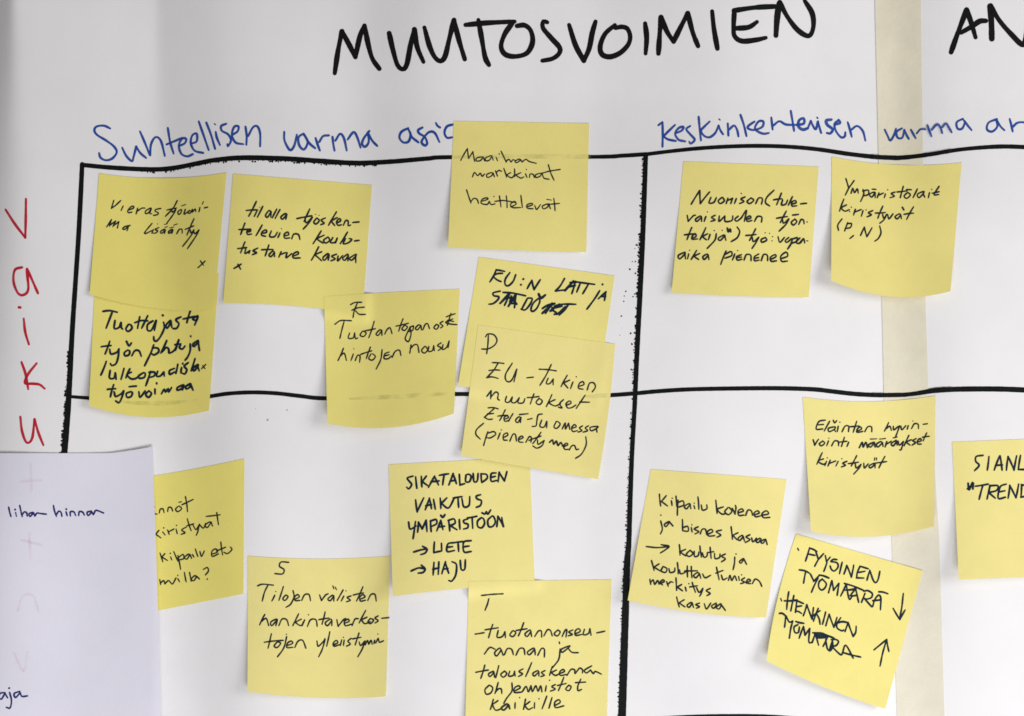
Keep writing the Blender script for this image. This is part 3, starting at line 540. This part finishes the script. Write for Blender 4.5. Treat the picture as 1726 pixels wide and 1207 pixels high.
note_text('tnote', [
 '153 214 240 205 332 200;217 228 205 280 183 337',
 '103 532 177 520;247 453 213 562;183 497 292 480;292 503 283 557 325 552 347 513 / 352 562;407 508 388 540 415 552 437 520 415 503;502 438 458 547;440 502 530 488;552 498 513 530 530 552 562 513 / 567 552;593 552 622 508 647 508 650 557;668 547 697 498 722 503 737 547;782 498 753 530 780 547 802 515 782 498;818 552 842 503 857 498 850 557;907 498 873 515 902 535 868 547;923 532 967 510 955 488 928 505 930 542 982 535;1002 493 993 537 1035 527 1047 488 / 1057 542;1103 522 1170 508',
 '178 697 222 643 267 657;302 648 263 685 280 712 317 663 / 332 707;343 702 367 653 402 658 417 702;438 707 467 653 502 653 512 702;582 648 533 680 550 702 592 658 / 597 702;618 707 647 653 672 658 672 720;795 598 797 610;802 655 790 740 738 810;882 628 813 657 820 682 867 648 / 900 682 952 685',
 '182 788 148 897;108 847 212 828;252 838 213 860 225 882 257 848 / 262 887;297 793 272 892;342 838 313 865 335 887 362 860 347 837;387 838 378 877 415 872 427 838 / 432 877;497 818 463 840 492 860 458 882;567 768 518 882;617 833 578 855 590 877 627 843 / 627 877;677 833 648 850 672 870 643 882;738 800 715 872;772 828 728 850 / 762 872 798 858;800 857 837 840 825 823 798 845 805 872 852 865;858 872 892 823 922 828 925 857 962 813 987 828 985 852;1062 793 1003 830 1020 852 1052 828 / 1075 857 1092 840 1142 862',
 '217 953 183 990 195 1027 232 1015 247 975 222 953;292 930 265 1022;270 1010 295 983 317 985 322 1022;405 935 405 1000 362 1060 338 1102;425 1002 472 975 460 958 428 975 425 1012 485 1010;490 1007 522 963 540 1007 562 958 / 572 1007;578 1002 602 958 620 1002 642 958 652 1007;687 958 680 1002;w2 715 912;762 948 733 965 762 985 722 1002;832 888 788 997;780 955 852 938;872 953 848 985 875 997 892 965 872 953;972 903 948 960 950 997 978 988;928 932 1012 927',
 '252 1070 228 1152;290 1080 243 1112 / 270 1158 315 1148;w3.4 362 1108 318 1140 340 1157 378 1118 / 387 1147;432 1098 430 1142;w2 468 1055;517 1068 500 1152;552 1088 508 1120 / 540 1152 575 1138;592 1098 590 1142;w2 628 1065;692 1043 653 1147;735 1055 710 1142;755 1122 802 1095 790 1073 758 1095 765 1137 832 1123'], (780, 960), 4.885, 2.6)
note_text('nuorison', [
 '218 407 287 297 / 292 402 / 367 308;378 353 363 397 402 392 423 353;467 353 438 380 455 402 487 380 475 353;517 358 503 402;510 380 555 360 / 540 402;w1.8 625 320;585 362 570 402;657 348 623 365 647 385 612 402;702 358 673 385 695 402 727 375 705 356;743 402 767 358 797 363 790 407;892 293 835 350 823 395 857 422;952 318 913 412;888 372 957 363;962 373 953 412 987 407 1003 373;1042 345 1008 417;1038 407 1072 395 1065 378 1038 390 1040 422 1078 420;1108 405 1157 400',
 '185 498 193 547 / 235 502 252 497;292 503 253 530 265 547 302 513 / 302 547;337 508 323 547;w1.8 350 470;412 498 383 515 412 535 378 547;447 503 445 547 492 503 / 495 547 548 540 557 503;600 505 573 530 590 545 625 520 / 667 458 650 547;668 532 702 520 695 503 668 520 675 547 712 540;733 547 757 508 792 513 790 552;992 463 943 557;913 522 1002 508;960 528 970 562 1012 528 / 990 570 933 627;1062 528 1033 555 1050 577 1077 550 1062 528;1043 496 1092 490;1093 572 1112 533 1132 538 1137 567;w2 1161 552',
 '222 598 183 697;163 657 242 648;230 682 257 670 250 648 228 665 225 692 270 690;337 598 288 697;352 648 308 672 / 342 697;372 653 358 697;w1.8 405 622;w1.8 470 620;422 648 410 700 348 767;482 658 438 685 455 702 492 663 / 500 702;w3.4 512 603 520 632 535 610 540 632;592 593 612 630 592 680 543 712',
 '742 608 693 702;663 662 747 653;715 678 725 712 767 678 / 745 720 713 767;822 678 788 695 795 717 832 700 822 678;w1.7 820 640;w1.7 855 645;w1.8 880 672;w1.8 875 705;w2.6 925 673 940 717 977 678;w2.6 1012 678 983 705 1000 717 1033 688;w3 1042 688 1030 730 1003 772;w3 1045 690 1082 680 1070 712 1030 727;w3.2 1102 683 1073 715 1095 727 1122 698;w3 1108 722 1132 688 1142 722;w2 1158 705 1168 706',
 '167 798 113 825 125 852 167 813 / 172 852;197 813 188 852;w1.8 205 782;262 783 218 857;287 808 238 832 / 278 857;347 813 313 835 325 857 357 823 / 362 857;502 788 458 897;495 815 542 793 547 825 493 847;572 813 553 862;w1.8 596 785;627 818 588 835 595 862 632 855;598 842 627 838;648 862 667 818 702 823 705 867;767 813 733 835 735 867 772 862;738 847 767 842;788 867 807 818 837 823 840 867;865 857 907 835 900 818 863 840 870 872 912 868;945 852 1002 830 990 798 948 830 955 872 1002 870'], (1120, 260), 4.83, 2.8)
note_text('ymparisto', [
 '213 238 235 312 / 277 253;235 312 208 367;253 352 267 313 280 347 302 318 310 352;347 323 352 360 328 417;345 335 387 328 387 362 348 372;432 343 398 360 415 382 442 348 / 442 387;418 320 447 322;472 348 458 387;468 368 507 350;522 358 513 387;w1.8 540 325;597 343 568 355 592 375 558 387;662 298 638 387;613 342 692 333;692 348 668 375 690 392 717 365 697 346;688 323 727 325;772 318 738 387;822 338 773 360 785 387 817 358 / 830 382;867 348 858 387;w1.8 885 322;942 298 903 362 938 362;888 352 942 340',
 '197 398 163 492;217 443 178 467 205 492 240 480;w1.8 255 462;w1.8 242 495;287 478 273 522;282 500 332 480;347 488 333 532;w1.8 371 483;422 488 388 505 412 520 378 537;502 453 463 547;443 507 522 503;500 518 510 547 532 518 / 510 560 478 587;540 518 550 552 582 513;632 513 598 535 615 552 642 523 / 647 552;w3.2 655 463 666 482;742 458 688 557;668 517 742 508',
 '182 553 150 600 155 642;227 583 203 647;225 590 257 590 247 620 213 627;272 683 243 707;328 682 357 618 / 377 692 / 417 623;477 608 487 660 467 705 438 727'], (1380, 250), 4.642, 2.6)
note_text('elainten', [
 '247 233 195 245 173 305 227 305;190 272 232 268;282 243 238 322;327 288 273 300 280 327 322 308 / 330 327;w2.8 312 235 322 255 340 238;352 283 343 327;w1.8 365 250;383 327 407 283 437 283 435 327;502 243 473 332;448 287 522 280;508 322 542 305 530 288 508 305 505 332 552 325;568 327 592 288 622 288 625 327',
 '762 253 728 322;743 302 772 283 785 317;800 283 805 312 842 283;852 280 818 372;862 283 870 312 902 278;922 278 913 307;w1.8 960 240;948 302 972 263 1002 268 1005 302;1043 267 1077 262',
 '148 393 160 437 / 192 388;227 403 198 425 215 442 242 420 224 401;272 403 258 442;w1.8 276 380;298 442 322 403 352 408 355 442;402 373 378 447;363 412 422 405;437 413 423 447',
 'w2.8 523 457 547 413 555 452 577 413 590 457;w2.8 642 413 598 435 615 452 647 418 / 652 452;w2.8 697 408 663 430 675 452 712 418 / 717 447;w2 613 387 667 385;w2 688 387 737 382;w2.8 747 408 733 452;w2.8 742 430 783 405;w2.8 822 398 783 425 800 442 827 408 / 832 437;w2 798 378 832 370;w2.6 840 403 850 437 882 408 / 865 472 853 475;927 358 888 442;947 393 903 412 / 937 437;987 383 958 400 982 415 953 437;1000 412 1027 400 1020 383 998 400 1000 427 1027 428;1072 338 1043 402;1038 372 1092 365',
 '222 498 178 592;232 548 188 567 225 592 240 588;257 568 243 602;w1.8 262 540;287 558 268 607;280 585 332 565;352 568 333 607;w1.8 381 547;422 568 388 585 412 600 378 614;502 523 458 607;433 587 517 575;490 588 500 622 537 593 / 520 625 478 672;560 583 565 622 597 588;647 583 603 605 615 622 652 593 / 652 622;w2.2 650 540 645 560;w2.2 665 540 662 558;732 528 683 622;658 582 747 570'], (1340, 660), 4.828, 2.6)
note_text('kilpailu', [
 '275 238 285 327;327 248 290 292 / 337 327;365 288 370 322;w2 372 268;400 253 407 332;415 283 410 397;410 302 452 288 457 320 413 337;497 308 463 330 480 347 507 313 / 512 347;535 323 542 347;w2 538 305;565 258 572 352;590 318 600 357 632 347 632 318',
 '700 283 710 382;757 333 713 352 745 387 782 382;792 338 768 370 795 392 822 365 802 338;825 343 845 387 / 852 340 847 322;870 377 907 365 895 348 868 365 875 397 912 395;925 397 942 358 967 363 977 397;990 392 1027 380 1015 363 988 380 1000 407 1042 400;1045 397 1097 385 1080 363 1048 385 1060 414 1107 412',
 '285 440 297 500 283 537;w2 286 395;347 443 313 465 325 482 352 448 / 377 477;448 428 450 512;452 490 487 480 492 515 455 514;515 488 522 522;w2 520 468;567 483 538 500 572 520 543 537;583 537 597 503 622 503 632 542;645 538 677 520 665 503 638 520 645 552 692 550;742 508 703 520 737 545 708 562',
 '815 483 825 577;867 528 828 547 / 862 582;897 548 868 570 880 587 907 558 / 917 592;957 543 928 560 957 580 923 602;970 568 980 597 1007 568;1032 568 1003 590 1020 602 1042 573;1067 578 1038 595 1055 607 1077 578 / 1087 617',
 '176 632 260 640 342 632;288 618 347 630 322 655 283 680;425 618 430 697;472 653 428 672 / 472 702;502 663 478 690 500 707 527 685 507 660;537 668 540 707 567 700 572 673;580 628 592 712;598 680 610 712 632 705 637 678;657 638 665 722;638 677 684 670;690 683 695 722 727 715 732 688;772 688 743 705 772 725 743 747;843 712 840 760 830 807;w2 852 688;907 723 878 745 890 757 912 728 / 932 767',
 '215 738 235 812;272 763 233 787 / 282 817;302 783 288 815 320 827 332 800 307 783;347 798 355 827 387 820 392 793;410 753 417 837;425 808 435 837 465 828 482 810;485 778 487 862;515 782 520 867;465 817 562 815;562 828 533 850 550 867 577 838 / 587 872;600 838 620 867 662 848;705 788 725 882;700 833 755 812;742 848 755 882 785 868;795 887 807 848 820 887 842 853 857 887;872 858 877 887;w2 895 845;917 868 893 885 917 900 888 912;933 902 962 890 945 878 928 905 962 912;975 912 997 878 1027 893 1047 932',
 '203 878 210 917;212 900 228 883 240 917 262 888 272 917;278 912 312 895 300 883 278 905 300 922;330 898 342 932;342 915 360 898 378 902;400 868 405 962;442 918 408 937 / 450 967;470 938 477 967;w2 496 912;522 903 547 977;503 937 562 928;555 943 575 977 602 948 / 590 985 578 1007;657 948 628 965 657 985 633 1002',
 '405 1012 425 1087;462 1033 423 1057 / 467 1087;512 1053 483 1075 500 1090 522 1058 / 532 1092;577 1058 548 1070 577 1085 553 1097;613 1063 630 1102 662 1058;702 1058 668 1080 685 1097 707 1068;737 1063 703 1090 725 1102 742 1073 / 772 1114'], (1050, 780), 4.471, 2.65)
note_text('fyys', [
 'w2.6 252 135 258 147;330 130 303 217;330 133 352 140 378 155;320 170 365 180;370 153 387 207 / 422 168;387 207 363 252;262 275 300 282 330 298;303 290 290 362;335 303 357 350 / 397 308;385 330 342 422'], (1280, 890), 3.895, 2.9)
note_text('fyys', [
 '120 70 142 180 / 210 98;150 195 93 357;330 145 270 140 220 180 300 190 347 220 347 290 282 352 230 320 208 260;427 193 378 402;510 248 458 407;510 250 592 462 / 637 243;752 265 702 380 690 480;750 265 902 312;725 377 842 355;688 477 822 480;932 338 878 517;930 342 990 515 1038 562 1082 500 1112 358',
 '65 498 8 550 0 640 50 697 112 660 137 580 65 498;w3.2 8 425 90 440 187 480;178 747 240 528 / 270 702 / 367 578 / 335 797;502 590 398 807;500 600 555 862 610 800;468 578 640 630 832 712;w3.2 480 700 600 690 682 660;682 658 570 802;670 660 700 800 727 922;590 812 702 790;842 758 778 922;820 722 890 708 972 760 960 832 880 862 830 850 / 900 930 970 1002 992 960 1020 870 1090 790 1130 850 1123 1057;w3.6 985 892 1112 878;w3.2 1095 730 1170 735 1257 765'], (1380, 930), 10.79, 2.9)
note_text('fyys', [
 'w2.6 128 313 141 347;238 223 210 462;307 273 265 482;w3.4 178 345 260 345 350 335;345 350 328 502;340 338 438 382;345 425 412 413;335 485 370 490 412 517;435 547 482 398 / 555 592 / 572 438;637 448 572 622;662 478 600 520 558 562;620 530 650 590 662 662;737 498 695 662;740 682 785 528 / 850 702 / 892 568;942 573 888 660 900 720 962 752 980 740;w3.3 880 650 960 628 1042 640;1042 640 1000 762;1042 638 1112 827 / 1145 770 1152 688',
 'w3.6 113 515 150 515 205 555;195 550 180 702;205 560 245 632 292 618;292 620 265 720 245 852;362 668 310 700 320 772 367 772 382 700;w3.2 333 625 380 640 442 650;378 852 437 692 / 458 812 / 522 720 / 510 900 557 907;602 780 555 912;600 800 642 947;w3.2 563 778 680 785 750 810 852 852;w5 600 812 745 822;w3.6 590 790 640 845 765 835;762 838 703 962;738 868 760 990 800 1022 832 960 832 880;832 880 790 1020;812 872 880 870 912 900 880 950 820 962 / 920 1060 960 1067 1010 948 1112 1122;968 1045 1090 1080 1212 1107'], (1300, 970), 8.044, 2.9)
note_text('fyys', ['945 430 935 520 920 600;878 528 922 602 / 957 538', '836 732 810 820 792 907;753 800 836 732 / 850 810'], (1280, 890), 3.895, 2.8)
note_text('sianl', [
 '240 118 212 123 210 143 224 160 205 182;265 123 258 180;310 120 287 180;312 120 320 180;293 160 322 158;338 180 345 123 / 370 180 / 381 120;397 118 388 177 / 422 177',
 'w3.6 178 235 182 262 197 232 198 258;w3 175 258 202 236;208 247 262 238;240 242 224 302;270 243 257 300;268 245 302 245 296 265 264 273 / 292 297;337 238 312 250 304 297 334 293;307 271 332 266;345 297 352 243 / 378 295 / 389 238;402 240 399 292;400 240 425 250 420 285 398 293'], (1560, 720), 2.478, 3.1)
